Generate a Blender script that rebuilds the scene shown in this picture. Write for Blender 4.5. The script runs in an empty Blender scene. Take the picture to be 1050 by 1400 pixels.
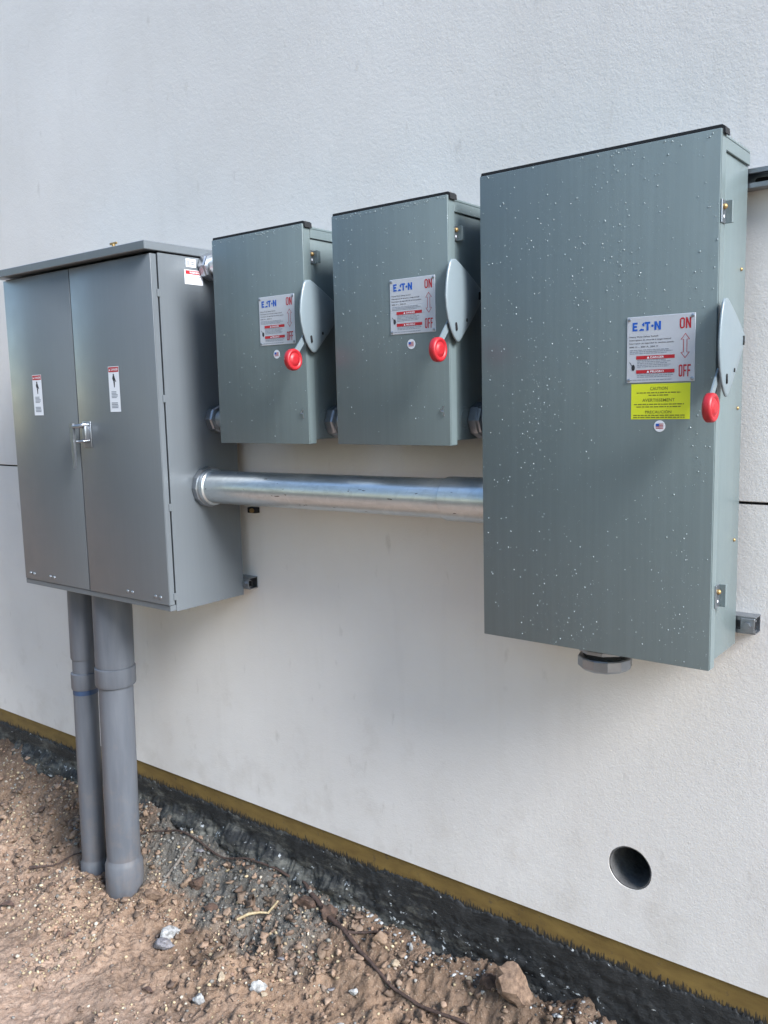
import bpy, bmesh, math, random
import numpy as np
from mathutils import Vector, Matrix
random.seed(7)
rng = np.random.RandomState(11)
SC = bpy.context.scene
COL = SC.collection
PI = math.pi

# ---------------------------------------------------------------- camera, sky, sun, exposure
cam_d = bpy.data.cameras.new('camera')
cam_d.sensor_fit = 'HORIZONTAL'; cam_d.sensor_width = 36.0
cam_d.lens = 1200.2 * 36 / 1050
cam_d.clip_start = 0.05; cam_d.clip_end = 600
cam = bpy.data.objects.new('camera', cam_d); COL.objects.link(cam)
_r = Vector((0.7879716, 0.6152397, -0.0241013)); _u = Vector((-0.0592499, 0.1147305, 0.9916281)); _b = Vector((0.612854, -0.779947, 0.126857))
_m = Matrix((_r, _u, _b)).transposed().to_4x4(); _m.translation = Vector((0, -2.14, 1.60))
cam.matrix_world = _m
SC.camera = cam

SUN_AZ = math.radians(80)      # from the wall's outward normal (-y) towards +x
SUN_EL = math.radians(36)
world = bpy.data.worlds.new('World'); SC.world = world; world.use_nodes = True
wn = world.node_tree.nodes; wl = world.node_tree.links
bg = wn['Background']
sky = wn.new('ShaderNodeTexSky'); sky.sky_type = 'NISHITA'; sky.sun_disc = False
sky.sun_elevation = SUN_EL
sv = Vector((math.sin(SUN_AZ), -math.cos(SUN_AZ)))
sky.sun_rotation = math.atan2(sv.x, sv.y)
sky.air_density = 1.3; sky.dust_density = 0.3; sky.ozone_density = 2.8
wl.new(sky.outputs[0], bg.inputs[0]); bg.inputs[1].default_value = 0.075
sd = bpy.data.lights.new('sun', 'SUN'); sd.energy = 1.5; sd.angle = math.radians(26); sd.color = (1.0, 0.998, 0.992)
sun = bpy.data.objects.new('sun', sd); COL.objects.link(sun)
sdir = Vector((sv.x * math.cos(SUN_EL), sv.y * math.cos(SUN_EL), math.sin(SUN_EL)))
sun.rotation_euler = sdir.to_track_quat('Z', 'Y').to_euler()
sun.location = (3, -5, 8)
SC.view_settings.view_transform = 'Standard'; SC.view_settings.look = 'None'
SC.view_settings.gamma = 1.0; SC.view_settings.use_curve_mapping = False
SC.view_settings.exposure = 2.52

# ---------------------------------------------------------------- materials
def srgb(r, g, b):
    f = lambda c: ((c / 255) / 12.92) if c / 255 <= 0.04045 else (((c / 255) + 0.055) / 1.055) ** 2.4
    return (f(r), f(g), f(b), 1)

class NT:
    def __init__(s, name):
        s.m = bpy.data.materials.new(name); s.m.use_nodes = True
        s.n = s.m.node_tree.nodes; s.l = s.m.node_tree.links
        s.p = s.n['Principled BSDF']
    def node(s, t, **k):
        n = s.n.new(t)
        for a, v in k.items(): setattr(n, a, v)
        return n
    def geo(s): return s.node('ShaderNodeNewGeometry').outputs['Position']
    def mapping(s, src, scale):
        mp = s.node('ShaderNodeMapping'); s.l.new(src, mp.inputs['Vector']); mp.inputs['Scale'].default_value = scale
        return mp.outputs[0]
    def noise(s, vec, scale, detail=3, rough=.5):
        n = s.node('ShaderNodeTexNoise'); n.inputs['Scale'].default_value = scale
        n.inputs['Detail'].default_value = detail; n.inputs['Roughness'].default_value = rough
        if vec is not None: s.l.new(vec, n.inputs['Vector'])
        return n.outputs[0]
    def ramp(s, fac, stops):
        r = s.node('ShaderNodeValToRGB'); e = r.color_ramp.elements
        e[0].position, e[0].color = stops[0]; e[1].position, e[1].color = stops[-1]
        for p, c in stops[1:-1]:
            x = e.new(p); x.color = c
        s.l.new(fac, r.inputs[0]); return r.outputs[0]
    def mix(s, fac, a, b, mode='MIX'):
        m = s.node('ShaderNodeMix', data_type='RGBA', blend_type=mode)
        for i, v in ((0, fac), (6, a), (7, b)):
            if isinstance(v, (int, float)): m.inputs[i].default_value = v
            elif isinstance(v, tuple): m.inputs[i].default_value = v
            else: s.l.new(v, m.inputs[i])
        return m.outputs[2]
    def math(s, op, a, b=None):
        m = s.node('ShaderNodeMath', operation=op)
        for i, v in ((0, a), (1, b)):
            if v is None: continue
            if isinstance(v, (int, float)): m.inputs[i].default_value = v
            else: s.l.new(v, m.inputs[i])
        return m.outputs[0]
    def bump(s, h, strength, dist, prev=None):
        b = s.node('ShaderNodeBump'); b.inputs['Strength'].default_value = strength; b.inputs['Distance'].default_value = dist
        s.l.new(h, b.inputs['Height'])
        if prev is not None: s.l.new(prev, b.inputs['Normal'])
        return b.outputs[0]
    def set(s, **k):
        for a, v in k.items():
            i = s.p.inputs[{'col': 'Base Color', 'rough': 'Roughness', 'metal': 'Metallic', 'nrm': 'Normal', 'coat': 'Coat Weight', 'spec': 'Specular IOR Level'}[a]]
            if isinstance(v, (int, float, tuple)): i.default_value = v
            else: s.l.new(v, i)
        return s.m

W0, W1 = (0, 0, 0, 1), (1, 1, 1, 1)

def paint(name, c, rough=.42, specks=0.0, streak=.12, wet=0.0):
    t = NT(name); g = t.geo()
    big = t.noise(g, 3.0, 4)
    col = t.mix(t.math('MULTIPLY', big, .35), c, tuple(x * .72 for x in c[:3]) + (1,))
    if streak:
        st = t.noise(t.mapping(g, (90, 90, 2.2)), 1.0, 4, .6)
        f = t.ramp(st, [(.42, W0), (.72, (streak * 2.2,) * 3 + (1,))])
        col = t.mix(f, col, tuple(min(1, x * 1.7 + .02) for x in c[:3]) + (1,))
    fine = t.noise(g, 420, 2)
    rg = t.math('ADD', t.math('MULTIPLY', t.noise(g, 14, 4), .22), rough - .11)
    nrm = t.bump(fine, .10, .0006)
    if specks:
        # rain drops, sky glint painted pale: spots of two sizes, denser in places
        for sc, r0, thr in ((150, .16, .62), (60, .085, .60)):
            v = t.node('ShaderNodeTexVoronoi'); v.inputs['Scale'].default_value = sc
            t.l.new(g, v.inputs['Vector'])
            sep = t.node('ShaderNodeSeparateColor'); t.l.new(v.outputs['Color'], sep.inputs[0])
            dens = t.math('ADD', t.math('MULTIPLY', t.noise(g, 4.5, 3, .6), .9), specks)
            keep = t.math('GREATER_THAN', t.math('ADD', sep.outputs[0], dens), 1.0 + thr)
            size = t.math('MULTIPLY', sep.outputs[1], r0)
            dot = t.math('LESS_THAN', v.outputs['Distance'], size)
            f = t.math('MULTIPLY', t.math('MULTIPLY', keep, dot), .75)
            col = t.mix(f, col, (.62, .68, .68, 1))
            nrm = t.bump(f, .4, .0008, nrm)
    t.p.inputs['Coat Weight'].default_value = .35; t.p.inputs['Coat Roughness'].default_value = .28; t.p.inputs['Coat IOR'].default_value = 1.6
    return t.set(col=col, rough=rg, nrm=nrm, spec=.42)

def simple(name, c, rough=.5, metal=0.0, var=.25, scale=30, bump=0.0, bscale=200):
    t = NT(name); g = t.geo()
    n = t.noise(g, scale, 4)
    col = t.mix(n, tuple(x * (1 - var) for x in c[:3]) + (1,), tuple(min(1, x * (1 + var)) for x in c[:3]) + (1,))
    rg = t.math('ADD', t.math('MULTIPLY', t.noise(g, scale * 1.7, 3), .2), rough - .1)
    k = dict(col=col, rough=rg, metal=metal)
    if bump: k['nrm'] = t.bump(t.noise(g, bscale, 3), .5, bump)
    return t.set(**k)

M = {}
M['green_grey'] = paint('green_grey_enamel', (.126, .160, .164, 1), .42, specks=.14, streak=.045)
M['green_grey_side'] = M['green_grey']
M['cab_door'] = paint('grey_cabinet_enamel', (.122, .137, .150, 1), .39, specks=0, streak=.02)
M['cab_side'] = M['cab_door']
M['guard'] = paint('paler_box_enamel', (.165, .202, .222, 1), .40, specks=0, streak=0)  # paler tone of the box enamel, for guard and lever
M['drop_glint'] = simple('rain_drops', (.31, .36, .36, 1), .08, 0, .05)  # pale colour stands in for sky glints on the drops
M['black'] = simple('black_rubber', (.006, .007, .009, 1), .8)
M['dark'] = simple('dark_gap', (.006, .006, .007, 1), .9)
M['steel'] = simple('zinc_plated_steel', (.32, .34, .37, 1), .36, .9, .12, 60)
M['brass'] = simple('brass', (.34, .23, .10, 1), .5, .7, .2, 90)
M['red'] = simple('red_plastic', (.33, .012, .018, 1), .45, 0, .08, 60)
M['plate'] = simple('aluminium_nameplate', (.52, .53, .57, 1), .38, .25, .05, 40)
M['white_label'] = simple('white_vinyl', (.72, .73, .76, 1), .45, 0, .03)
M['yellow'] = simple('yellow_vinyl', (.62, .66, .02, 1), .5, 0, .04)
M['print_blue'] = simple('blue_print', (.006, .085, .42, 1), .5, 0, .05)
M['print_red'] = simple('red_print', (.42, .012, .020, 1), .5, 0, .05)
M['print_black'] = simple('black_print', (.02, .02, .025, 1), .5, 0, .05)
M['print_grey'] = simple('grey_print', (.22, .24, .28, 1), .5, 0, .05)
M['print_olive'] = simple('olive_print', (.17, .17, .02, 1), .5, 0, .05)
M['tape_blue'] = simple('blue_primer', (.03, .06, .13, 1), .5)

def galv():
    t = NT('galvanised_steel'); g = t.geo()
    v = t.node('ShaderNodeTexVoronoi'); v.inputs['Scale'].default_value = 55; t.l.new(g, v.inputs['Vector'])
    sep = t.node('ShaderNodeSeparateColor'); t.l.new(v.outputs['Color'], sep.inputs[0])
    c1 = t.mix(sep.outputs[0], (.56, .60, .62, 1), (.62, .66, .68, 1))
    st = t.noise(t.mapping(g, (7, 60, 60)), 1.0, 5, .65)
    c2 = t.mix(t.ramp(st, [(.52, W0), (.70, (.35, .35, .35, 1))]), c1, (.30, .31, .31, 1))
    sp = t.noise(t.mapping(g, (28, 90, 90)), 1.0, 2, .5)
    c3 = t.mix(t.ramp(sp, [(.70, W0), (.73, (.85, .85, .85, 1))]), c2, (.05, .04, .035, 1))
    rg = t.math('ADD', t.math('MULTIPLY', st, .20), .22)
    return t.set(col=c3, rough=rg, metal=.85, nrm=t.bump(t.noise(g, 120, 3), .04, .0008))
M['galv'] = galv()

def pvc():
    t = NT('grey_pvc'); g = t.geo()
    st = t.noise(t.mapping(g, (26, 26, 3)), 1.0, 5, .6)
    col = t.mix(t.ramp(st, [(.35, W0), (.75, W1)]), (.085, .094, .112, 1), (.122, .133, .153, 1))
    d = t.noise(g, 16, 6, .7)
    sx = t.node('ShaderNodeSeparateXYZ'); t.l.new(g, sx.inputs[0])
    low = t.math('MULTIPLY', t.math('SUBTRACT', .25, sx.outputs[2]), 1.3)
    f = t.math('MULTIPLY', t.ramp(t.math('ADD', d, t.math('MULTIPLY', low, .22)), [(.55, W0), (.80, W1)]), .22)
    col = t.mix(f, col, (.24, .17, .12, 1))
    return t.set(col=col, rough=t.math('ADD', t.math('MULTIPLY', d, .25), .32), nrm=t.bump(st, .05, .001))
M['pvc'] = pvc()

def stucco():
    t = NT('off_white_stucco'); g = t.geo()
    a = t.noise(g, 1.1, 5, .6)
    col = t.mix(t.ramp(a, [(.35, W0), (.7, W1)]), (.63, .602, .575, 1), (.71, .682, .656, 1))
    # faint vertical run marks and small scuffs
    st = t.noise(t.mapping(g, (9, 9, .8)), 1.0, 5, .65)
    col = t.mix(t.math('MULTIPLY', t.ramp(st, [(.55, W0), (.80, W1)]), .16), col, (.45, .41, .37, 1))
    sc = t.noise(t.mapping(g, (22, 22, 9)), 1.0, 3, .5)
    col = t.mix(t.math('MULTIPLY', t.ramp(sc, [(.66, W0), (.76, W1)]), .27), col, (.33, .30, .27, 1))
    # splash dirt near the bottom edge
    sx = t.node('ShaderNodeSeparateXYZ'); t.l.new(g, sx.inputs[0])
    lowf = t.math('MULTIPLY', t.math('SUBTRACT', .55, sx.outputs[2]), .28)
    dn = t.noise(g, 7, 6, .7)
    col = t.mix(t.math('MULTIPLY', t.ramp(t.math('ADD', dn, lowf), [(.58, W0), (.85, W1)]), .35), col, (.42, .37, .32, 1))
    h1 = t.noise(g, 95, 4, .55); h2 = t.noise(g, 28, 3, .5)
    h3 = t.noise(g, 210, 3, .6); n = t.bump(h2, .12, .005); n = t.bump(h1, .19, .0030, n); n = t.bump(h3, .32, .0016, n)
    return t.set(col=col, rough=.72, nrm=n, spec=.3)
M['stucco'] = stucco()

def band():
    t = NT('brown_base_board'); g = t.geo()
    n = t.noise(t.mapping(g, (8, 8, 26)), 1.0, 5, .6)
    col = t.mix(t.ramp(n, [(.3, W0), (.75, W1)]), (.115, .070, .016, 1), (.205, .132, .034, 1))
    d = t.noise(g, 40, 5, .7)
    col = t.mix(t.math('MULTIPLY', t.ramp(d, [(.60, W0), (.68, W1)]), .6), col, (.06, .045, .03, 1))
    sx = t.node('ShaderNodeSeparateXYZ'); t.l.new(g, sx.inputs[0])
    br = t.noise(t.mapping(g, (150, 150, 26)), 1.0, 6, .7)      # bristle marks of the black coat carried up on to the board
    f = t.math('ADD', br, t.math('MULTIPLY', t.math('SUBTRACT', .050, sx.outputs[2]), 9.0))
    col = t.mix(t.ramp(f, [(.50, W0), (.60, W1)]), col, (.014, .014, .014, 1))
    return t.set(col=col, rough=.7, nrm=t.bump(d, .4, .002))
M['band'] = band()

def tar():
    t = NT('black_damp_proofing'); g = t.geo()
    n = t.noise(t.mapping(g, (16, 16, 30)), 1.0, 8, .72)
    col = t.mix(t.ramp(n, [(.35, W0), (.72, W1)]), (.005, .006, .007, 1), (.034, .035, .036, 1))
    sx = t.node('ShaderNodeSeparateXYZ'); t.l.new(g, sx.inputs[0])
    # scuffed grey cement smears, thicker towards the left of the wall and lower down
    left = t.math('MINIMUM', t.math('MULTIPLY', t.math('ADD', sx.outputs[0], 1.35), -.20), .115)
    low = t.math('MULTIPLY', t.math('ADD', sx.outputs[2], .02), -1.1)
    sm = t.noise(t.mapping(g, (6, 6, 19)), 1.0, 8, .72)
    f = t.math('ADD', sm, t.math('ADD', left, t.math('MULTIPLY', low, .8)))
    col = t.mix(t.ramp(f, [(.60, W0), (.80, (.85, .85, .85, 1))]), col, (.155, .152, .132, 1))
    col = t.mix(t.ramp(t.noise(g, 70, 5, .7), [(.60, W0), (.70, (.5, .5, .5, 1))]), col, (.02, .02, .022, 1))
    sp = t.noise(t.mapping(g, (34, 34, 50)), 1.0, 5, .65)
    f2 = t.math('ADD', sp, t.math('MULTIPLY', low, .35))
    col = t.mix(t.ramp(f2, [(.650, W0), (.675, W1)]), col, (.40, .42, .43, 1))
    return t.set(col=col, rough=t.math('ADD', t.math('MULTIPLY', n, .5), .36), nrm=t.bump(n, .9, .010), spec=.35)
M['tar'] = tar()

def soil():
    t = NT('clay_soil'); g = t.geo()
    at = t.node('ShaderNodeVertexColor'); at.layer_name = 'soil_tint'
    n1 = t.noise(g, 38, 8, .68); n2 = t.noise(g, 150, 5, .65)
    col = t.mix(t.ramp(n1, [(.30, W0), (.72, W1)]), t.mix(1.0, at.outputs[0], (.52, .47, .43, 1), 'MULTIPLY'), at.outputs[0])
    col = t.mix(t.math('MULTIPLY', t.ramp(n2, [(.58, W0), (.70, W1)]), .55), col, (.48, .40, .31, 1))
    col = t.mix(t.math('MULTIPLY', t.ramp(n2, [(.30, W1), (.40, W0)]), .6), col, (.075, .052, .038, 1))
    nb = t.bump(n1, .9, .014); nb = t.bump(n2, 1.0, .006, nb)
    return t.set(col=col, rough=.85, nrm=nb, spec=.25)
M['soil'] = soil()

def stone_mat(name, attr=None, c=(.4, .4, .4, 1), c2=(.2, .2, .2, 1), rough=.7, sc=60):
    t = NT(name); g = t.geo(); n = t.noise(g, sc, 6, .7)
    if attr:
        at = t.node('ShaderNodeVertexColor'); at.layer_name = attr
        col = t.mix(t.ramp(n, [(.3, W0), (.7, W1)]), t.mix(1.0, at.outputs[0], (.6, .57, .55, 1), 'MULTIPLY'), at.outputs[0])
    else:
        col = t.mix(t.ramp(n, [(.38, W0), (.62, W1)]), c2, c)
    return t.set(col=col, rough=rough, nrm=t.bump(n, .8, .004))
M['pebbles'] = stone_mat('pebble_mix', 'tint')
M['stone_white'] = stone_mat('white_quartz', c=(.40, .40, .40, 1), c2=(.15, .15, .15, 1), rough=.45)
M['stone_grey'] = stone_mat('grey_stone', c=(.19, .18, .195, 1), c2=(.10, .095, .10, 1))
M['stone_buff'] = stone_mat('buff_stone', c=(.38, .31, .22, 1), c2=(.22, .17, .12, 1))
M['clod'] = stone_mat('soil_clod', c=(.24, .16, .11, 1), c2=(.10, .064, .045, 1), rough=.9, sc=45)
M['clod_dark'] = stone_mat('damp_soil_clod', c=(.11, .066, .048, 1), c2=(.04, .025, .018, 1), rough=.85, sc=45)
M['root'] = stone_mat('brown_root', c=(.075, .045, .035, 1), c2=(.03, .018, .015, 1), rough=.8, sc=90)
M['twig'] = stone_mat('grey_twig', c=(.22, .19, .16, 1), c2=(.11, .09, .075, 1), rough=.8, sc=90)
M['splinter'] = stone_mat('pale_splinter', c=(.50, .40, .25, 1), c2=(.36, .27, .15, 1), rough=.7, sc=90)
M['leaf'] = stone_mat('dead_leaf', c=(.12, .07, .05, 1), c2=(.05, .03, .025, 1), rough=.7, sc=60)
M['sleeve'] = simple('cement_bore', (.10, .098, .097, 1), .98, 0, .75, 26, .006, 70)

# ---------------------------------------------------------------- helpers
ROOTS = {}
def root_of(o):
    while o.parent: o = o.parent
    return o

def tag(o, label=None, cat=None, group=None, kind=None):
    if label: o['label'] = label
    if cat: o['category'] = cat
    if group: o['group'] = group
    if kind: o['kind'] = kind
    return o

def thing(name, label, cat, loc, group=None):
    o = bpy.data.objects.new(name, None); COL.objects.link(o); o.location = loc
    o.empty_display_size = .05
    tag(o, label, cat, group); ROOTS[o.name] = Vector(loc)
    return o

class MB:
    def __init__(s): s.b = bmesh.new()
    def box(s, x0, x1, y0, y1, z0, z1, bev=0.0, seg=2):
        b = bmesh.new()
        v = [b.verts.new(p) for p in ((x0, y0, z0), (x1, y0, z0), (x1, y1, z0), (x0, y1, z0), (x0, y0, z1), (x1, y0, z1), (x1, y1, z1), (x0, y1, z1))]
        for f in ((3, 2, 1, 0), (4, 5, 6, 7), (0, 1, 5, 4), (1, 2, 6, 5), (2, 3, 7, 6), (3, 0, 4, 7)): b.faces.new([v[i] for i in f])
        if bev: bmesh.ops.bevel(b, geom=list(b.edges), offset=bev, segments=seg, affect='EDGES', profile=.5)
        s.add(b); return s
    def add(s, b, mat=None):
        if mat is not None: bmesh.ops.transform(b, matrix=mat, verts=b.verts)
        me = bpy.data.meshes.new('tmp'); b.to_mesh(me); b.free(); s.b.from_mesh(me); bpy.data.meshes.remove(me); return s
    def lathe(s, base, axis, prof, seg=40, sides=None):
        """prof = [(distance along axis, radius)]; axis is a vector"""
        b = bmesh.new(); n = sides or seg; rings = []
        for d, r in prof:
            if r <= 1e-6: rings.append([b.verts.new((0, 0, d))])
            else: rings.append([b.verts.new((r * math.cos(2 * PI * k / n), r * math.sin(2 * PI * k / n), d)) for k in range(n)])
        for a, c in zip(rings, rings[1:]):
            for k in range(n):
                k2 = (k + 1) % n
                if len(a) == 1 and len(c) == 1: continue
                if len(a) == 1: b.faces.new((a[0], c[k], c[k2]))
                elif len(c) == 1: b.faces.new((a[k], c[0], a[k2]))
                else: b.faces.new((a[k], c[k], c[k2], a[k2]))
        bmesh.ops.recalc_face_normals(b, faces=b.faces)
        m = Vector(axis).normalized().to_track_quat('Z', 'Y').to_matrix().to_4x4(); m.translation = Vector(base)
        return s.add(b, m)
    def cyl(s, base, axis, r, L, seg=24, ch=0.0):
        p = [(0, 0), (0, r - ch), (ch, r), (L - ch, r), (L, r - ch), (L, 0)] if ch else [(0, 0), (0, r), (L, r), (L, 0)]
        return s.lathe(base, axis, p, seg)
    def tube(s, pts, radii, seg=8):
        b = bmesh.new(); pts = [Vector(p) for p in pts]; prev = None
        if not hasattr(radii, '__len__'): radii = [radii] * len(pts)
        up = Vector((0, 0, 1))
        for i, p in enumerate(pts):
            t = (pts[min(i + 1, len(pts) - 1)] - pts[max(i - 1, 0)]).normalized()
            a = t.cross(up); a = a.normalized() if a.length > .05 else t.cross(Vector((0, 1, 0))).normalized()
            c = t.cross(a)
            ring = [b.verts.new(p + (a * math.cos(2 * PI * k / seg) + c * math.sin(2 * PI * k / seg)) * radii[i]) for k in range(seg)]
            if prev:
                for k in range(seg): b.faces.new((prev[k], prev[(k + 1) % seg], ring[(k + 1) % seg], ring[k]))
            else: b.faces.new(ring[::-1])
            prev = ring
        b.faces.new(prev); bmesh.ops.recalc_face_normals(b, faces=b.faces)
        return s.add(b)
    def prism(s, poly, a0, a1, axis='y'):
        """poly of 2D points; axis y: (x,z); axis x: (y,z); axis z: (x,y)"""
        b = bmesh.new()
        def P(p, a): return {'y': (p[0], a, p[1]), 'x': (a, p[0], p[1]), 'z': (p[0], p[1], a)}[axis]
        A = [b.verts.new(P(p, a0)) for p in poly]; B = [b.verts.new(P(p, a1)) for p in poly]; n = len(poly)
        b.faces.new(A); b.faces.new(B[::-1])
        for k in range(n): b.faces.new((A[k], B[k], B[(k + 1) % n], A[(k + 1) % n]))
        bmesh.ops.recalc_face_normals(b, faces=b.faces)
        return s.add(b)
    def flat(s, poly, y, holes=None):
        """flat print, facing -y, points (x,z)"""
        v = [s.b.verts.new((p[0], y, p[1])) for p in poly]
        f = s.b.faces.new(v); f.normal_update()
        if f.normal.y > 0: f.normal_flip()
        return s
    def rect(s, x0, x1, z0, z1, y): return s.flat([(x0, z0), (x1, z0), (x1, z1), (x0, z1)], y)
    def text(s, txt, x0, x1, z0, z1, y, bold=0.0, facing='front'):
        c = bpy.data.curves.new('t', 'FONT'); c.body = txt; c.resolution_u = 2; c.offset = bold
        o = bpy.data.objects.new('t', c)
        me = bpy.data.meshes.new_from_object(o)
        vs = np.empty(len(me.vertices) * 3); me.vertices.foreach_get('co', vs); vs = vs.reshape(-1, 3)
        lo, hi = vs.min(0), vs.max(0)
        b = bmesh.new(); b.from_mesh(me)
        for v in b.verts:
            a = (v.co.x - lo[0]) / (hi[0] - lo[0]); d = (v.co.y - lo[1]) / (hi[1] - lo[1])
            if facing == 'front': v.co = (x0 + a * (x1 - x0), y, z0 + d * (z1 - z0))
            else: v.co = (y, x0 + a * (x1 - x0), z0 + d * (z1 - z0))   # facing +x; x0,x1 are y values
        bmesh.ops.triangulate(b, faces=b.faces)
        s.add(b); bpy.data.objects.remove(o); bpy.data.meshes.remove(me); bpy.data.curves.remove(c)
        return s
    def build(s, name, mat, parent=None, smooth=35, label=None):
        me = bpy.data.meshes.new(name)
        off = ROOTS[root_of(parent).name] if parent else None
        if off is not None:
            for v in s.b.verts: v.co -= off
        s.b.to_mesh(me); s.b.free()
        me.materials.append(mat if not isinstance(mat, str) else M[mat])
        if smooth:
            me.shade_smooth(); me.set_sharp_from_angle(angle=math.radians(smooth))
        o = bpy.data.objects.new(name, me); COL.objects.link(o)
        if parent: o.parent = parent
        if label: o['label'] = label
        return o
    def build_top(s, name, mat, loc, label, cat, smooth=35, group=None):
        for v in s.b.verts: v.co -= Vector(loc)
        o = s.build(name, mat, None, smooth); o.location = loc
        return tag(o, label, cat, group)

def block(m, ch, x0, x1, z0, z1, y, k=.30, kz=.16):
    """heavy block capital: k stroke width and kz bar height as fractions"""
    w, h = x1 - x0, z1 - z0; X = lambda u: x0 + u * w; Z = lambda v: z0 + v * h
    P = lambda *pts: m.flat([(X(a), Z(b)) for a, b in pts], y)
    if ch == 'E': P((0, 0), (1, 0), (1, kz), (k, kz), (k, .5 - kz / 2), (.88, .5 - kz / 2), (.88, .5 + kz / 2), (k, .5 + kz / 2), (k, 1 - kz), (1, 1 - kz), (1, 1), (0, 1))
    if ch == 'F': P((0, 0), (k, 0), (k, .5 - kz / 2), (.85, .5 - kz / 2), (.85, .5 + kz / 2), (k, .5 + kz / 2), (k, 1 - kz), (1, 1 - kz), (1, 1), (0, 1))
    if ch == 'T': P((.5 - k / 2, 0), (.5 + k / 2, 0), (.5 + k / 2, 1 - kz), (1, 1 - kz), (1, 1), (0, 1), (0, 1 - kz), (.5 - k / 2, 1 - kz))
    if ch == 'N': P((0, 0), (k, 0), (k, .60), (1 - k, 0), (1, 0), (1, 1), (1 - k, 1), (1 - k, .40), (k, 1), (0, 1))
    if ch == 'O':
        c = .3 * w / h
        o = [(.3, 0), (.7, 0), (1, c), (1, 1 - c), (.7, 1), (.3, 1), (0, 1 - c), (0, c)]
        i = [(k + .06, kz), (1 - k - .06, kz), (1 - k, kz + .03), (1 - k, 1 - kz - .03), (1 - k - .06, 1 - kz), (k + .06, 1 - kz), (k, 1 - kz - .03), (k, kz + .03)]
        for a in range(8): b = (a + 1) % 8; P(o[a], o[b], i[b], i[a])

# numpy value noise --------------------------------------------------------
_T = rng.rand(256, 256)
def vnoise(x, y):
    xi = np.floor(x).astype(int); yi = np.floor(y).astype(int); fx = x - xi; fy = y - yi
    fx = fx * fx * (3 - 2 * fx); fy = fy * fy * (3 - 2 * fy)
    a = _T[xi % 256, yi % 256]; b = _T[(xi + 1) % 256, yi % 256]; c = _T[xi % 256, (yi + 1) % 256]; d = _T[(xi + 1) % 256, (yi + 1) % 256]
    return (a * (1 - fx) + b * fx) * (1 - fy) + (c * (1 - fx) + d * fx) * fy - .5
def fbm(x, y, f, octv=5, gain=.5):
    s = 0; a = 1; 
    for k in range(octv):
        s = s + a * vnoise(x * f + 17.3 * k, y * f + 9.1 * k); f *= 2.03; a *= gain
    return s
def sst(a, b, x):
    t = np.clip((x - a) / (b - a), 0, 1); return t * t * (3 - 2 * t)

def ground_h(x, y):
    x = np.asarray(x, float); y = np.asarray(y, float)
    hw = np.interp(x, [-4.2, -3.05, -2.65, -2.04, -1.66, -1.5, -1.2, -.87, -.5], [-.055, -.070, -.080, -.090, -.100, -.115, -.120, -.100, -.075])
    d = np.maximum(-y, 0)
    far = -.275 - .03 * np.clip(d - .3, 0, 3)
    h = hw + (far - hw) * sst(-.02 + .05 * fbm(x, y, 2.5, 3), .30, d) + .045 * fbm(x, y + 9, 9., 4) * sst(.14, .0, d)
    det = sst(60, 5, np.hypot(x + 2.3, y + .5))
    calm = .45 + .55 * sst(.75, .40, d + .2 * fbm(x, y, 2.2, 2))
    h = h + det * (.036 * fbm(x, y, 3.0, 3) + calm * (.034 * fbm(x, y, 12.0, 5, .62) + .016 * (np.abs(fbm(x, y, 40.0, 3, .6)) - .2) + .010 * fbm(x, y, 85., 2)))
    return h

# ================================================================ SETTING
def axis_grid(lo, hi, step, far):
    core = np.arange(lo, hi + step / 2, step)
    out, p, s = [], hi, step
    while p < far: s *= 1.35; p += s; out.append(p)
    out2, p, s = [], lo, step
    while p > -far: s *= 1.35; p -= s; out2.append(p)
    return np.array(out2[::-1] + list(core) + out)

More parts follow.
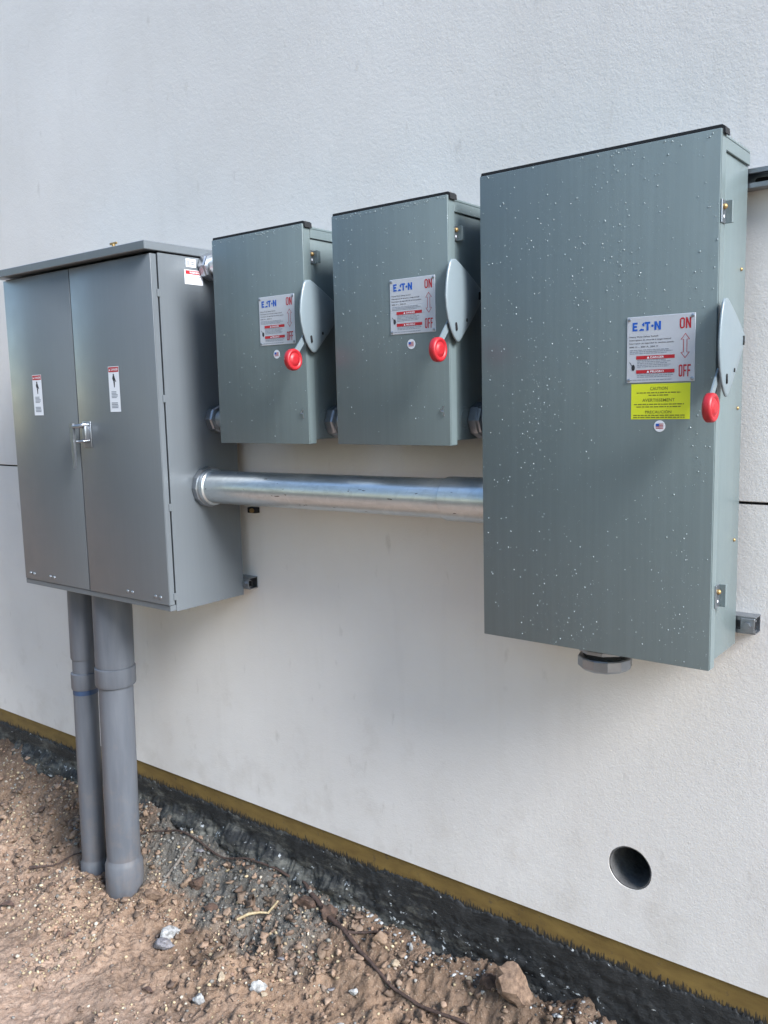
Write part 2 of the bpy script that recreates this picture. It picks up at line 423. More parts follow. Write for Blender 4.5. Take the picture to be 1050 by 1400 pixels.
def build_ground():
    xs = axis_grid(-5.0, -.4, .0058, 180); ys = axis_grid(-1.55, .03, .0058, 180)
    X, Y = np.meshgrid(xs, ys, indexing='ij'); Z = ground_h(X, Y)
    nx, ny = X.shape
    # horizontal jitter makes the clods irregular
    J = sst(.05, .0, np.abs(X + 2.75) - 2.45) * sst(.05, 0, np.abs(Y + .86) - .85)
    Xj = X + J * .006 * fbm(X + 3, Y, 70., 2); Yj = Y + J * .006 * fbm(X, Y + 5, 40., 2)
    co = np.stack([Xj, Yj, Z], -1).reshape(-1, 3)
    idx = np.arange(nx * ny).reshape(nx, ny)
    q = np.stack([idx[:-1, :-1], idx[1:, :-1], idx[1:, 1:], idx[:-1, 1:]], -1).reshape(-1, 4)
    me = bpy.data.meshes.new('ground')
    me.vertices.add(len(co)); me.vertices.foreach_set('co', co.ravel())
    me.loops.add(q.size); me.loops.foreach_set('vertex_index', q.ravel())
    me.polygons.add(len(q)); me.polygons.foreach_set('loop_start', np.arange(0, q.size, 4)); me.polygons.foreach_set('loop_total', np.full(len(q), 4))
    me.update(); me.validate()
    x, y = X.ravel(), Y.ravel(); d = -y
    tan = np.array([.45, .325, .250]); brown = np.array([.33, .228, .160]); dark = np.array([.16, .110, .080]); grey = np.array([.155, .148, .135])
    w = np.clip(sst(.25, .85, d + .25 * fbm(x, y, 2.5, 4) + .05 * (-x - 2.3)), 0, 1)[:, None]
    c = brown * (1 - w) + tan * w
    w = (sst(.26, .05, d + .10 * fbm(x, y, 6., 4)) * .75)[:, None]
    c = c * (1 - w) + dark * w
    # cement spill next to the wall between the pipes and the middle of the run
    m = sst(-3.0, -2.75, x) * sst(-1.75, -2.1, x + .3 * fbm(x, y, 5., 3)) * sst(.24, .17, d + .12 * fbm(x, y, 8., 4))
    c = c * (1 - m[:, None]) + grey * m[:, None]
    c = c * (1 + .35 * fbm(x, y, 9., 4) + .55 * np.minimum(fbm(x + 7, y, 3.2, 4), .12))[:, None]
    w = sst(3.2, 5.5, d + .6 * fbm(x, y, .8, 3))[:, None]; c = c * (1 - w) + np.array([.05, .055, .03]) * w      # unseen dark grass tone added beyond the bare strip, cuts warm bounce light
    a = me.color_attributes.new('soil_tint', 'FLOAT_COLOR', 'POINT')
    a.data.foreach_set('color', np.concatenate([np.clip(c, .01, 1), np.ones((len(x), 1))], 1).ravel())
    me.materials.append(M['soil'])
    me.polygons.foreach_set('use_smooth', np.ones(len(q), bool))
    o = bpy.data.objects.new('ground', me); COL.objects.link(o); o['kind'] = 'structure'
build_ground()

# unseen wood added behind the camera: mirrored in the doors, blocks front light
def woods():
    r = np.random.RandomState(9); V, F = [], []; k = 0
    for i in range(30):
        cx = -27 + i * 1.2 + r.normal() * .3; cy = -7.5 - r.rand() * 2.5; H = 10 + 3 * r.rand()
        for seg in range(6):       # trunk
            a0, a1 = seg * PI / 3, (seg + 1) * PI / 3
            V += [(cx + .16 * math.cos(a0), cy + .16 * math.sin(a0), -.6), (cx + .16 * math.cos(a1), cy + .16 * math.sin(a1), -.6), (cx + .08 * math.cos(a1), cy + .08 * math.sin(a1), H * .7), (cx + .08 * math.cos(a0), cy + .08 * math.sin(a0), H * .7)]
            F.append((k, k + 1, k + 2, k + 3)); k += 4
        for c in range(16):
            qx, qy, qz = cx + r.normal() * 1.1, cy + r.normal() * .9, H * (.12 + .85 * r.rand())
            for l in range(34):
                p = np.array([qx, qy, qz]) + r.normal(size=3) * (.48, .48, .42); u = r.normal(size=3); u /= np.linalg.norm(u); v = np.cross(u, r.normal(size=3)); v /= np.linalg.norm(v)
                s_ = .13 + .10 * r.rand()
                V += [tuple(p - u * s_), tuple(p + v * s_ * .5), tuple(p + u * s_), tuple(p - v * s_ * .5)]; F.append((k, k + 1, k + 2, k + 3)); k += 4
    me = bpy.data.meshes.new('unseen_woodland'); me.from_pydata(V, [], F); me.materials.append(simple('foliage', (.040, .048, .030, 1), .6, 0, .4, 1.5))
    o = bpy.data.objects.new('unseen_woodland', me); COL.objects.link(o); tag(o, 'unseen dark leafy wood added across the yard to block front light', 'woods', None, 'stuff')
woods()

# wall ------------------------------------------------------------------------
WX0, WX1 = -9.0, 3.0
HX, HZ, HR = -.870, .3340, .0600
wall = thing('exterior_wall', 'off white stucco wall on a brown and black base, carrying all the grey boxes', 'wall', (-2, 0, 0))
def wall_panel(z0, z1, hole=False):
    m = MB(); T = .12
    if not hole:
        m.box(WX0, WX1, 0, T, z0, z1, .0015, 1)
    else:
        b = m.b; n = 48; s_ = .16
        ang = [2 * PI * k / n + PI / 4 for k in range(n)]
        def sq(a):
            c, s = math.cos(a), math.sin(a); k = s_ / max(abs(c), abs(s)); return (HX + c * k, HZ + s * k)
        rj = [HR * (1 + .022 * (random.random() - .3) ** 2 + .010 * math.sin(5 * a + 1) * math.sin(3 * a)) for a in ang]
        ci = [b.verts.new((HX + q * math.cos(a), 0, HZ + q * math.sin(a))) for a, q in zip(ang, rj)]
        cb = [b.verts.new((HX + HR * math.cos(a), .03, HZ + HR * math.sin(a))) for a in ang]
        so = [b.verts.new((sq(a)[0], 0, sq(a)[1])) for a in ang]
        for k in range(n):
            k2 = (k + 1) % n
            b.faces.new((ci[k], ci[k2], so[k2], so[k])); b.faces.new((ci[k], cb[k], cb[k2], ci[k2]))
        X = [WX0, HX - s_, HX + s_, WX1]; Z = [z0, HZ - s_, HZ + s_, z1]
        for i in range(3):
            for j in range(3):
                if i == 1 and j == 1: continue
                b.faces.new([b.verts.new(p) for p in ((X[i], 0, Z[j]), (X[i + 1], 0, Z[j]), (X[i + 1], 0, Z[j + 1]), (X[i], 0, Z[j + 1]))])
        for zz in (z0, z1): b.faces.new([b.verts.new(p) for p in ((WX0, 0, zz), (WX1, 0, zz), (WX1, T, zz), (WX0, T, zz))])
        for xx in (WX0, WX1): b.faces.new([b.verts.new(p) for p in ((xx, 0, z0), (xx, T, z0), (xx, T, z1), (xx, 0, z1))])
        bmesh.ops.remove_doubles(b, verts=b.verts, dist=1e-5); bmesh.ops.recalc_face_normals(b, faces=b.faces)
        if b.faces[0].normal.y > 0: bmesh.ops.reverse_faces(b, faces=b.faces)
    return m
JZ = 1.338
wall_panel(.110, JZ - .0035, True).build('stucco_panel', 'stucco', wall, smooth=20)
wall_panel(JZ + .0035, 3.9).build('stucco_panel', 'stucco', wall, smooth=20)
MB().box(WX0, WX1, .012, .11, JZ - .0034, JZ + .0034).build('joint', 'dark', wall)
mb = MB()
mb.box(WX0, HX - .07, .1205, .45, -.7, 3.9); mb.box(HX + .07, WX1, .1205, .45, -.7, 3.9)
mb.box(HX - .07, HX + .07, .1205, .45, -.7, HZ - .07); mb.box(HX - .07, HX + .07, .1205, .45, HZ + .07, 3.9)
mb.build('backing', 'sleeve', wall)
MB().box(WX0, WX1, .006, .118, -.7, .1095, .001, 1).build('base_board', 'band', wall)
# bore through the wall
mb = MB(); n = 48
mb.lathe((HX, .002, HZ), (0, 1, 0), [(.0, HR - .0008), (.0, HR - .004), (.28, HR - .004), (.28, 0)], 48)
mb.build('bore', 'sleeve', wall)

def tar_coat():
    xs = np.arange(-5.6, .6, .0045); n = len(xs)
    o_ = xs * 0
    brush = vnoise(xs * 190, o_) * .022 * (vnoise(xs * 9, o_ + 31) + .7) + vnoise(xs * 75, o_ + 3) * .010 + vnoise(xs * 22, o_ + 13) * .010 + vnoise(xs * 5, o_ + 7) * .026
    top = .034 + brush + .016 * vnoise(xs * 1.7, o_ + 1)
    zr = np.linspace(0, 1, 56)
    left = sst(-1.6, -2.1, xs)
    V = []
    for k in zr:
        z = top * (1 - k) + (-.33) * k
        ledge = (.004 + .030 * left) * sst(.16, .34, k + .20 * fbm(xs, z * .8, 9., 4)) + .016 * sst(.38, .60, k)
        rough = sst(.02, .18, k) * (.0035 + (.004 + .012 * left) * sst(.12, .35, k))
        y = .0035 - .002 * sst(0, .03, k) - ledge - rough * (fbm(xs, z * 1.6, 17., 6, .66) + .35)
        V.append(np.stack([xs, y, z + rough * .6 * fbm(xs, z, 30., 3)], 1))
    Vt = np.concatenate([np.stack([xs, xs * 0 + .0065, top], 1)] + V)
    F = []
    for r in range(len(zr)):
        i = np.arange(n - 1); a = r * n + i; F.append(np.stack([a, a + n, a + n + 1, a + 1], 1))
    F = np.concatenate(F)
    me = bpy.data.meshes.new('tar_coating'); me.from_pydata(Vt.tolist(), [], F.tolist())
    me.materials.append(M['tar']); me.shade_smooth()
    o = bpy.data.objects.new('tar_coating', me); COL.objects.link(o); o.parent = wall
    me.transform(Matrix.Translation((2, 0, 0)))
tar_coat()

# ================================================================ STRUTS
def strut(x0, x1, z0, loc, label, slots=True):
    t = thing('strut_channel', label, 'strut', loc, 'wall struts carrying the boxes')
    z1 = z0 + .041; th = .0025; m = MB()
    m.box(x0, x1, -.004, -.001, z0, z1)                                    # web against the wall
    m.box(x0, x1, -.041, -.0042, z0, z0 + th); m.box(x0, x1, -.041, -.0042, z1 - th, z1)
    m.box(x0, x1, -.041, -.0385, z0 + th + .0001, z0 + .010); m.box(x0, x1, -.041, -.0385, z1 - .010, z1 - th - .0001)
    m.box(x0, x1, -.0384, -.032, z0 + .0078, z0 + .010); m.box(x0, x1, -.0384, -.032, z1 - .010, z1 - .0078)
    m.build('channel', 'steel', t)
    x = x1 - .030
    while x > x0 + .02 and slots:
        if x > -.75 or x > x1 - .10:
            s_ = MB(); poly = [(x + sx * .009 + .0065 * math.cos(a), z0 + .0205 + .0065 * math.sin(a)) for sx, rg in ((1, (-PI / 2, PI / 2)), (-1, (PI / 2, 3 * PI / 2))) for a in np.linspace(*rg, 7)]
            s_.prism(poly, -.0046, -.0041); s_.build('slot', 'dark', t)
        x -= .05
    return t
strut(-3.10, .40, 2.046, (-1.3, 0, 2.046), 'upper galvanised strut running out of the frame to the right of the tall box')
st2 = strut(-1.12, -.556, 1.034, (-.8, 0, 1.034), 'lower galvanised strut with its bolted end just right of the tall box', False)
st3 = strut(-3.10, -2.262, .945, (-2.7, 0, .945), 'galvanised strut whose dark end shows beside the bottom corner of the double door cabinet', False)
for t_, xe, z0 in ((st2, -.556, 1.034), (st3, -2.262, .945)):
    MB().cyl((xe - .018, -.052, z0 + .0205), (0, 1, 0), .0085, .010, 6).build('bolt', 'steel', t_, 0)
    MB().box(xe - .034, xe - .002, -.0435, -.0415, z0 + .004, z0 + .037, .0008, 1).build('washer', 'steel', t_)
    MB().box(xe - .03, xe - .004, -.030, -.020, z0 + .011, z0 + .030, .001, 1).build('channel_nut', 'dark', t_)

# ================================================================ SAFETY SWITCHES
def nameplate(t, px0, pz1, w, h, y, big):
    """plate with its top left corner at px0, pz1, front face at y"""
    f = y - .0016; g = f - .0004
    P = MB().box(px0, px0 + w, f, y + .0005, pz1 - h, pz1, .0006, 1).build('nameplate', 'plate', t)
    X = lambda u: px0 + u * w
    Z = lambda v: pz1 - v * h
    m = MB()
    z0, z1 = Z(.215), Z(.085)
    block(m, 'E', X(.085), X(.160), z0, z1, g, .36, .22)
    m.flat([(X(.178), z0), (X(.258), z0), (X(.258), z0 + .0030), (X(.215), z0 + .0050)], g)
    m.flat([(X(.224), z1 - .0050), (X(.262), z1), (X(.262), z1 - .0100), (X(.240), z1 - .0085)], g)
    block(m, 'T', X(.270), X(.350), z0, z1, g, .36, .24)
    cx, cz, r = X(.382), (z0 + z1) / 2, .0028
    m.flat([(cx + r * math.cos(a), cz + r * math.sin(a)) for a in np.linspace(0, 2 * PI, 13)[:-1]], g)
    block(m, 'N', X(.412), X(.508), z0, z1, g, .32)
    m.build('logo_lettering', 'print_blue', P, 0)
    m = MB()
    block(m, 'O', X(.780), X(.852), Z(.22), Z(.06), g, .28, .15); block(m, 'N', X(.866), X(.940), Z(.22), Z(.06), g, .28)
    m.build('on_lettering', 'print_red', P, 0)
    m = MB(); block(m, 'O', X(.775), X(.828), Z(.93), Z(.75), g, .30, .14); block(m, 'F', X(.840), X(.888), Z(.93), Z(.75), g, .34, .14); block(m, 'F', X(.898), X(.946), Z(.93), Z(.75), g, .34, .14)
    m.build('off_lettering', 'print_red', P, 0)
    ax = X(.862); zt, zb = Z(.29), Z(.66); m = MB()
    def arrow(k, gg):
        hw, sw, hh = .0098 - k, .0042 - k, .0130
        return [(ax, zt - k * 1.7), (ax + hw - k * .6, zt - hh + k * .55), (ax + sw, zt - hh + k * .55), (ax + sw, zb + hh - k * .55), (ax + hw - k * .6, zb + hh - k * .55), (ax, zb + k * 1.7),
                (ax - hw + k * .6, zb + hh - k * .55), (ax - sw, zb + hh - k * .55), (ax - sw, zt - hh + k * .55), (ax - hw + k * .6, zt - hh + k * .55)]
    o_, i_ = arrow(0, 0), arrow(.0012, 0)
    for k in range(10):
        k2 = (k + 1) % 10; m.flat([o_[k], o_[k2], i_[k2], i_[k]], g)
    m.build('arrow', 'print_red', P, 0)
    m = MB()
    for s_, v0, x1 in (('Heavy Duty Safety Switch', .292, .47), ('Interrupteur de s\u00e9curit\u00e9 \u00e0 usage intensif', .342, .66), ('Interruptor de seguridad de servicio pesado', .392, .70), ('600 V~, 400 A, 250 V' if big else '600 V~, 200 A', .445, .47 if big else .36)):
        m.text(s_, X(.04), X(x1), Z(v0 + .028), Z(v0), g, .01)
    m.build('text_line', 'print_black', P, 0)
    m = MB(); rr = random.Random(5)
    for v0 in (.50, .525, .55, .655, .68, .705, .73, .755, .86, .885, .91, .955):
        u = .16 if v0 > .58 and v0 < .93 else .05
        u1 = .70 - rr.random() * .12
        while u < u1:
            l = .015 + rr.random() * .05; m.rect(X(u), X(min(u + l, u1)), Z(v0 + .011), Z(v0), g); u += l + .008
    m.build('fine_print', 'print_grey', P, 0)
    for v0, word in ((.595, 'DANGER'), (.81, 'PELIGRO')):
        b = MB().rect(X(.145), X(.715), Z(v0 + .052), Z(v0 - .002), g).build('danger_bar', 'print_red', P, 0)
        m = MB(); m.text('\u25b2 ' + word if False else word, X(.36), X(.56), Z(v0 + .042), Z(v0 + .010), g - .0003, .02)
        m.flat([(X(.305), Z(v0 + .042)), (X(.345), Z(v0 + .042)), (X(.325), Z(v0 + .008))], g - .0003)
        m.build('bar_lettering', 'white_label', P, 0)
    m = MB(); cx, cz = X(.10), Z(.77)
    m.flat([(cx + .0040 * math.cos(a), cz + .0068 * math.sin(a)) for a in np.linspace(0, 2 * PI, 15)[:-1]], g)
    m.flat([(X(.04), Z(.685)), (X(.05), Z(.685)), (X(.085), Z(.74)), (X(.075), Z(.74))], g)
    m.build('hazard_symbol', 'print_black', P, 0)
    for u, v in ((.035, .04), (.965, .04), (.035, .96), (.965, .96)):
        MB().lathe((X(u), f, Z(v)), (0, -1, 0), [(0, .0038), (.0012, .0036), (.0022, .0022), (.0025, 0)], 12).build('rivet', 'steel', P)
    return P

def flag_sticker(t, cx, cz, y):
    r = .0125; f = y - .0008
    S_ = MB().cyl((cx, y + .0003, cz), (0, -1, 0), r, .0011, 28).build('flag_sticker', 'white_label', t)
    g = f - .0004; m = MB(); w, h = .0082, .0054
    for k in range(0, 7, 1):
        if k % 2 == 0:
            z = cz + h - (k + .5) * 2 * h / 7
            m.rect(cx - w if k > 3 else cx - .0005, cx + w, z - h / 7, z + h / 7, g)
    m.build('flag_stripe', 'print_red', S_, 0)
    MB().rect(cx - w, cx - .0006, cz - .0002, cz + h, g - .0001).build('flag_canton', 'print_blue', S_, 0)

def clasp(t, x, yf, z1, h, w=.020):
    """latch bracket on the right side"""
    y0 = yf + .018
    c = MB().box(x, x + .003, y0, y0 + w, z1 - h, z1, .0006, 1).build('latch_bracket', 'steel', t)
    m = MB(); m.box(x + .0005, x + .016, y0 + w + .0002, y0 + w + .003, z1 - h, z1, .0006, 1)
    m.box(x + .013, x + .016, y0 + w + .0032, y0 + w + .014, z1 - h + .002, z1 - .001, .0006, 1).build('latch_flange', 'green_grey_side', c)
    MB().lathe((x + .003, y0 + w * .5, z1 - h * .30), (1, 0, 0), [(0, .0058), (.004, .0055), (.0065, .003), (.007, 0)], 12).build('screw', 'brass', c)
    MB().cyl((x + .0031, y0 + w * .5, z1 - h * .72), (1, 0, 0), .0032, .0004, 14).build('hole', 'white_label', c)

def handle(t, x1, yf, zc):
    """domed guard on the side with the lever and red knob below it"""
    P = [(-.012, .096), (-.020, .088), (-.029, .066), (-.036, .038), (-.0395, .008), (-.037, -.022), (-.030, -.048), (-.019, -.072), (-.006, -.090), (.006, -.101), (.015, -.1035), (.022, -.100),
         (.045, -.078), (.078, -.046), (.108, -.014), (.128, .008), (.135, .018), (.132, .027), (.118, .037), (.09, .054), (.055, .074), (.022, .091), (.006, .098)]
    cy_, cz_ = .028, .004
    b = bmesh.new(); rings = []
    prof = [(.80, .0120), (.985, .0130), (1.0, .0140), (1.0, .0165), (.985, .0180), (.93, .0192), (.75, .0212), (.5, .0228), (.12, .0235)]
    for s_, dx in prof:
        rings.append([b.verts.new((x1 + dx, yf + cy_ + (p[0] - cy_) * s_, zc + cz_ + (p[1] - cz_) * s_)) for p in P])
    n = len(P)
    for a, c in zip(rings, rings[1:]):
        for k in range(n): b.faces.new((a[k], a[(k + 1) % n], c[(k + 1) % n], c[k]))
    b.faces.new(rings[0]); b.faces.new(rings[-1])
    bmesh.ops.recalc_face_normals(b, faces=b.faces)
    g = MB().add(b).build('handle_guard', 'guard', t, 50)
    MB().box(x1, x1 + .0135, yf + .022, yf + .085, zc - .035, zc + .040, .003, 2).build('mounting_block', 'green_grey', t)
    def height(dy, dz):
        a = math.atan2(dz - cz_, dy - cy_); best = .13
        for p, q in zip(P, P[1:] + P[:1]):
            ux, uz = p[0] - cy_, p[1] - cz_; vx, vz = q[0] - p[0], q[1] - p[1]; dx_, dz_ = math.cos(a), math.sin(a)
            den = dx_ * vz - dz_ * vx
            if abs(den) < 1e-9: continue
            t_ = (ux * vz - uz * vx) / den; u_ = (ux * dz_ - uz * dx_) / den
            if t_ > 0 and -1e-6 <= u_ <= 1 + 1e-6: best = t_; break
        return float(np.interp(math.hypot(dy - cy_, dz - cz_) / best, [q[0] for q in prof[3:]][::-1], [q[1] for q in prof[3:]][::-1]))
    def slot(dy, dz, L, r, tilt, dx):
        dx = height(dy, dz) + .0006
        poly = []
        for sgn, rg in ((1, (0, PI)), (-1, (PI, 2 * PI))):
            for a in np.linspace(*rg, 6):
                py, pz = r * math.cos(a), sgn * L / 2 + r * math.sin(a)
                poly.append((yf + dy + py * math.cos(tilt) - pz * math.sin(tilt), zc + dz + py * math.sin(tilt) + pz * math.cos(tilt)))
        MB().prism(poly, x1 + dx - .003, x1 + dx + .0012, 'x').build('slot', 'dark', g)
    slot(-.001, -.066, .014, .0034, .18, .0172); slot(.046, -.048, .003, .0028, 0, .0180); slot(.108, .016, .013, .0036, -.05, .0135)
    # lever: painted flat bar coming out from behind the guard
    ky, kz = yf - .068, zc - .124
    a, c = Vector((x1 + .006, yf - .004, zc - .050)), Vector((x1 + .010, ky, kz))
    d = (c - a).normalized(); nn = Vector((0, -d.z, d.y)) * .0085
    m = MB()
    poly = [(a + nn), (a - nn), (c - nn), (c + nn)]
    m.prism([(p.y, p.z) for p in poly], x1 + .004, x1 + .0075, 'x')
    L = m.build('lever', 'guard', t)
    MB().lathe((x1 + .001, ky, kz), (1, 0, 0), [(0, .010), (.0005, .026), (.003, .0292), (.006, .0300), (.014, .0300), (.018, .0285), (.0200, .0255), (.0190, .0215), (.0170, .0190), (.0175, .0165), (.0205, .0140), (.0210, .008), (.0205, 0)], 36).build('knob', 'red', L, 50)

def safety_switch(name, label, x0, x1, z0, z1, yf, yb, zc, plate, big, group):
    t = thing(name, label, 'safety switch', ((x0 + x1) / 2, yb, z0), group)
    RET = .030; th = .002
    # enclosure behind the door
    m = MB(); m.box(x0 + .006, x1 - .006, yf + RET + .001, yb, z0 + .012, z1 - .012, .002, 2)
    m.build('enclosure', 'green_grey_side', t)
    # hood: cap over the top with turned down sides
    m = MB()
    m.box(x0 - .001, x1 - .001, yf + RET + .004, yb - .004, z1 - .011, z1 - .004, .0015, 1)
    m.box(x1 - .0055, x1 - .001, yf + RET + .004, yb - .004, z1 - .036, z1 - .0112, .001, 1)
    m.box(x0 - .001, x0 + .0055, yf + RET + .004, yb - .004, z1 - .036, z1 - .0112, .001, 1)
    m.build('hood', 'green_grey_side', t)
    m = MB(); m.prism([(x0 + .001, z1 + .0005), (x1 - .003, z1 + .0005), (x1 + .004, z1 - .010), (x1 + .007, z1 - .010), (x1 + .006, z1 + .003), (x1, z1 + .0075), (x0 + .003, z1 + .0075)], yf + .004, yf + RET + .003)
    m.build('top_seal', 'black', t)
    # door pan: front sheet with returned edges
    m = MB(); m.box(x0, x1, yf, yf + RET, z0, z1, .0022, 2)
    m.build('door', 'green_grey', t)
    m = MB(); m.box(x1 + .0002, x1 + .0012, yf + .003, yf + RET - .0005, z0 + .002, z1 - .001, .0003, 1); m.build('door_return', 'green_grey_side', t)
    nameplate(t, *plate[:4], yf, big)
    flag_sticker(t, plate[4], plate[5], yf)
    handle(t, x1 + .0014, yf, zc)
    if big:
        clasp(t, x1 + .0013, yf - .016, 1.984 + .004, .046, .024); clasp(t, x1 + .0013, yf + .004, 1.183, .050, .024)
        for z in (1.866, 1.562, 1.262): MB().lathe((x1 - .006, yb - .035, z), (1, 0, 0), [(0, .004), (.002, .004), (.004, .0024), (.0045, 0)], 10).build('screw', 'brass', t)
    else:
        clasp(t, x1 - .0040, yf + .012, 2.024, .036, .016)
        # spring clip low on the front
        cx, cz = x1 - .024, 1.566; m = MB()
        m.tube([(cx - .004, yf - .002, cz + .001), (cx + .007, yf - .004, cz + .013), (cx + .007, yf - .004, cz - .007), (cx + .006, yf - .001, cz - .012)], .0013, 6)
        m.tube([(cx - .004, yf - .002, cz + .001), (cx + .007, yf - .004, cz - .001)], .0013, 6)
        m.build('spring_clip', 'steel', t)
        for r in (.022, .030):
            b = MB(); b.lathe((x1 - .0062, yf + .078, 1.547), (1, 0, 0), [(0, r), (.0010, r - .0004), (.0010, r - .0016), (0, r - .0020)], 30); b.build('knockout', 'green_grey_side', t, 30)
    return t

S1 = safety_switch('safety_switch', 'smaller grey safety switch next to the double door cabinet, left one of the matching pair', -2.103, -1.7255, 1.478, 2.093, -.2825, -.045, 1.840,
                   (-1.9075, 1.9055, .1425, .1395, -1.8425, 1.7390), False, 'small safety switches between the big cabinets')
# second one of the pair: copy of the first with its parts and sub-parts
def copy_thing(src, dx, dz, label):
    r = src.copy(); COL.objects.link(r); r.location = src.location + Vector((dx, 0, dz)); r['label'] = label; ROOTS[r.name] = Vector(r.location)
    for ch in list(src.children):
        c = ch.copy(); COL.objects.link(c); c.parent = r
        for g in list(ch.children):
            d = g.copy(); COL.objects.link(d); d.parent = c
    return r
S2 = copy_thing(S1, .4860, .0015, 'smaller grey safety switch next to the tall box, right one of the matching pair')
B = safety_switch('safety_switch', 'tall grey safety switch at the right with a yellow caution label under its nameplate', -1.1612, -.5919, .9976, 2.1262, -.2587, -.050, 1.692,
                  (-.7852, 1.7655, .1495, .1420, -.7095, 1.5285), True, None)
# yellow caution label
cl = MB().rect(-.7745, -.6440, 1.5435, 1.6205, -.2591).build('caution_label', 'yellow', B, 0)
m = MB(); yy = -.2594
m.text('CAUTION', -.732, -.693, 1.6065, 1.6135, yy, .01); m.text('AVERTISSEMENT', -.749, -.677, 1.5815, 1.5885, yy, .01); m.text('PRECAUCI\u00d3N', -.742, -.684, 1.5560, 1.5640, yy, .01)
m.build('lettering', 'print_olive', cl, 0)
m = MB(); rr = random.Random(3)
for z, a, c in ((1.6010, -.762, -.664), (1.5955, -.735, -.690), (1.5760, -.768, -.657), (1.5705, -.762, -.664), (1.5520, -.769, -.655), (1.5475, -.769, -.655)):
    x = a
    while x < c:
        l = .003 + rr.random() * .008; m.rect(x, min(x + l, c), z - .0011, z + .0011, yy); x += l + .0016
m.build('fine_print', 'print_olive', cl, 0)

def drops(t, x0, x1, z0, z1, y, n, seed, topn, avoid, bias):
    r = np.random.RandomState(seed); V, F, k = [], [], 0
    base = [(math.cos(a), math.sin(a)) for a in np.linspace(0, 2 * PI, 7)[:-1]]
    cl = [(r.uniform(x0 + .02, x1 - .02), r.uniform(z0, z1)) for _ in range(14)]
    for i in range(n + topn):
        if i < topn: x = r.uniform(x0 + .003, x1 - .003); z = z1 - .0035 - abs(r.normal()) * .006
        elif r.rand() < .45: c = cl[r.randint(14)]; x = c[0] + r.normal() * .035; z = c[1] + r.normal() * .09
        else: x = r.uniform(x0, x1); z = z0 + (z1 - z0) * r.rand() ** bias
        if not (x0 + .003 < x < x1 - .003 and z0 + .003 < z < z1 - .003): continue
        if any(a < x < b and c < z < d for a, b, c, d in avoid): continue
        s_ = .0004 + .0013 * r.rand() ** 3.2
        V += [(x + s_ * a, y, z + s_ * 1.25 * b) for a, b in base] + [(x + s_ * .6 * a, y - s_ * .6, z + s_ * .75 * b) for a, b in base] + [(x, y - s_ * .75, z)]
        for j in range(6): j2 = (j + 1) % 6; F += [(k + j, k + j2, k + 6 + j2), (k + j, k + 6 + j2, k + 6 + j), (k + 6 + j, k + 6 + j2, k + 12)]
        k += 13
    off = ROOTS[t.name]
    me = bpy.data.meshes.new('rain_drops'); me.from_pydata([(a - off[0], b - off[1], c - off[2]) for a, b, c in V], [], F); me.materials.append(M['drop_glint']); me.shade_smooth()
    o = bpy.data.objects.new('rain_drops', me); COL.objects.link(o); o.parent = t; o['kind'] = 'stuff'
drops(S1, -2.103, -1.7255, 1.478, 2.093, -.2827, 220, 5, 100, [(-1.91, -1.76, 1.76, 1.91)], .7)
drops(S2, -1.617, -1.2395, 1.4795, 2.0945, -.2827, 300, 6, 120, [(-1.425, -1.27, 1.76, 1.91)], .7)
drops(B, -1.1612, -.5919, .9976, 2.1262, -.2589, 1700, 7, 60, [(-.79, -.63, 1.53, 1.77)], .9)

# ================================================================ DOUBLE DOOR CABINET
CX0, CX1, CZ0, CZ1, CF, CB = -3.172, -2.290, .934, 2.075, -.3674, -.045
cab = thing('metering_cabinet', 'wide grey double door cabinet with silver handle at the left end', 'cabinet', ((CX0 + CX1) / 2, CB, CZ0))
m = MB(); m.box(CX0 + .006, CX1 - .004, CF + .028, CB, CZ0 + .006, CZ1 - .001, .002, 1); m.build('enclosure', 'cab_side', cab)
m = MB(); m.box(CX1 - .0035, CX1, CF + .026, CB + .002, CZ0 - .010, CZ1 - .001, .001, 1); m.build('side_panel', 'cab_side', cab)
m = MB(); m.box(CX0, CX0 + .003, CF + .026, CB + .002, CZ0, CZ1 - .001, .001, 1); m.build('side_panel', 'cab_side', cab)
m = MB(); m.box(CX0 + .012, CX1 - .012, CF + .007, CF + .027, CZ0 + .001, CZ1 - .002); m.build('door_recess', 'dark', cab)
dl = MB().box(CX0 + .004, -2.7440, CF, CF + .020, .9480, 2.0700, .002, 2).build('door', 'cab_door', cab)
dr = MB().box(-2.7370, CX1 - .003, CF - .001, CF + .020, .9480, 2.0700, .002, 2).build('door', 'cab_door', cab)
MB().box(CX1 - .0028, CX1 - .0012, CF + .001, CF + .020, .9490, 2.069, .0004, 1).build('edge_flange', 'cab_side', dr)
MB().box(CX0 + .002, CX1 - .0036, CF + .003, CF + .0275, CZ0 - .006, .9465, .001, 1).build('bottom_rail', 'cab_door', cab)
for z in (1.95, 1.62, 1.27, .975): MB().box(CX1 - .0012, CX1 + .0022, CF + .016, CF + .028, z - .012, z + .012, .0008, 1).build('hinge', 'cab_side', cab)
m = MB(); m.box(CX0 - .030, CX1 + .004, CF - .026, CB + .004, 2.0790, 2.1060, .002, 1)
m.build('roof', 'cab_side', cab)
for x0_, d in ((-3.128, dl), (-2.992, dl), (-2.514, dr), (-2.362, dr)):
    for k in (0, 1): MB().lathe((x0_ + k * .026, CF - .0002, .972 - .001 * k), (0, -1, 0), [(0, .0062), (.002, .0058), (.0040, .0032), (.0045, 0)], 14).build('rivet', 'steel', d)
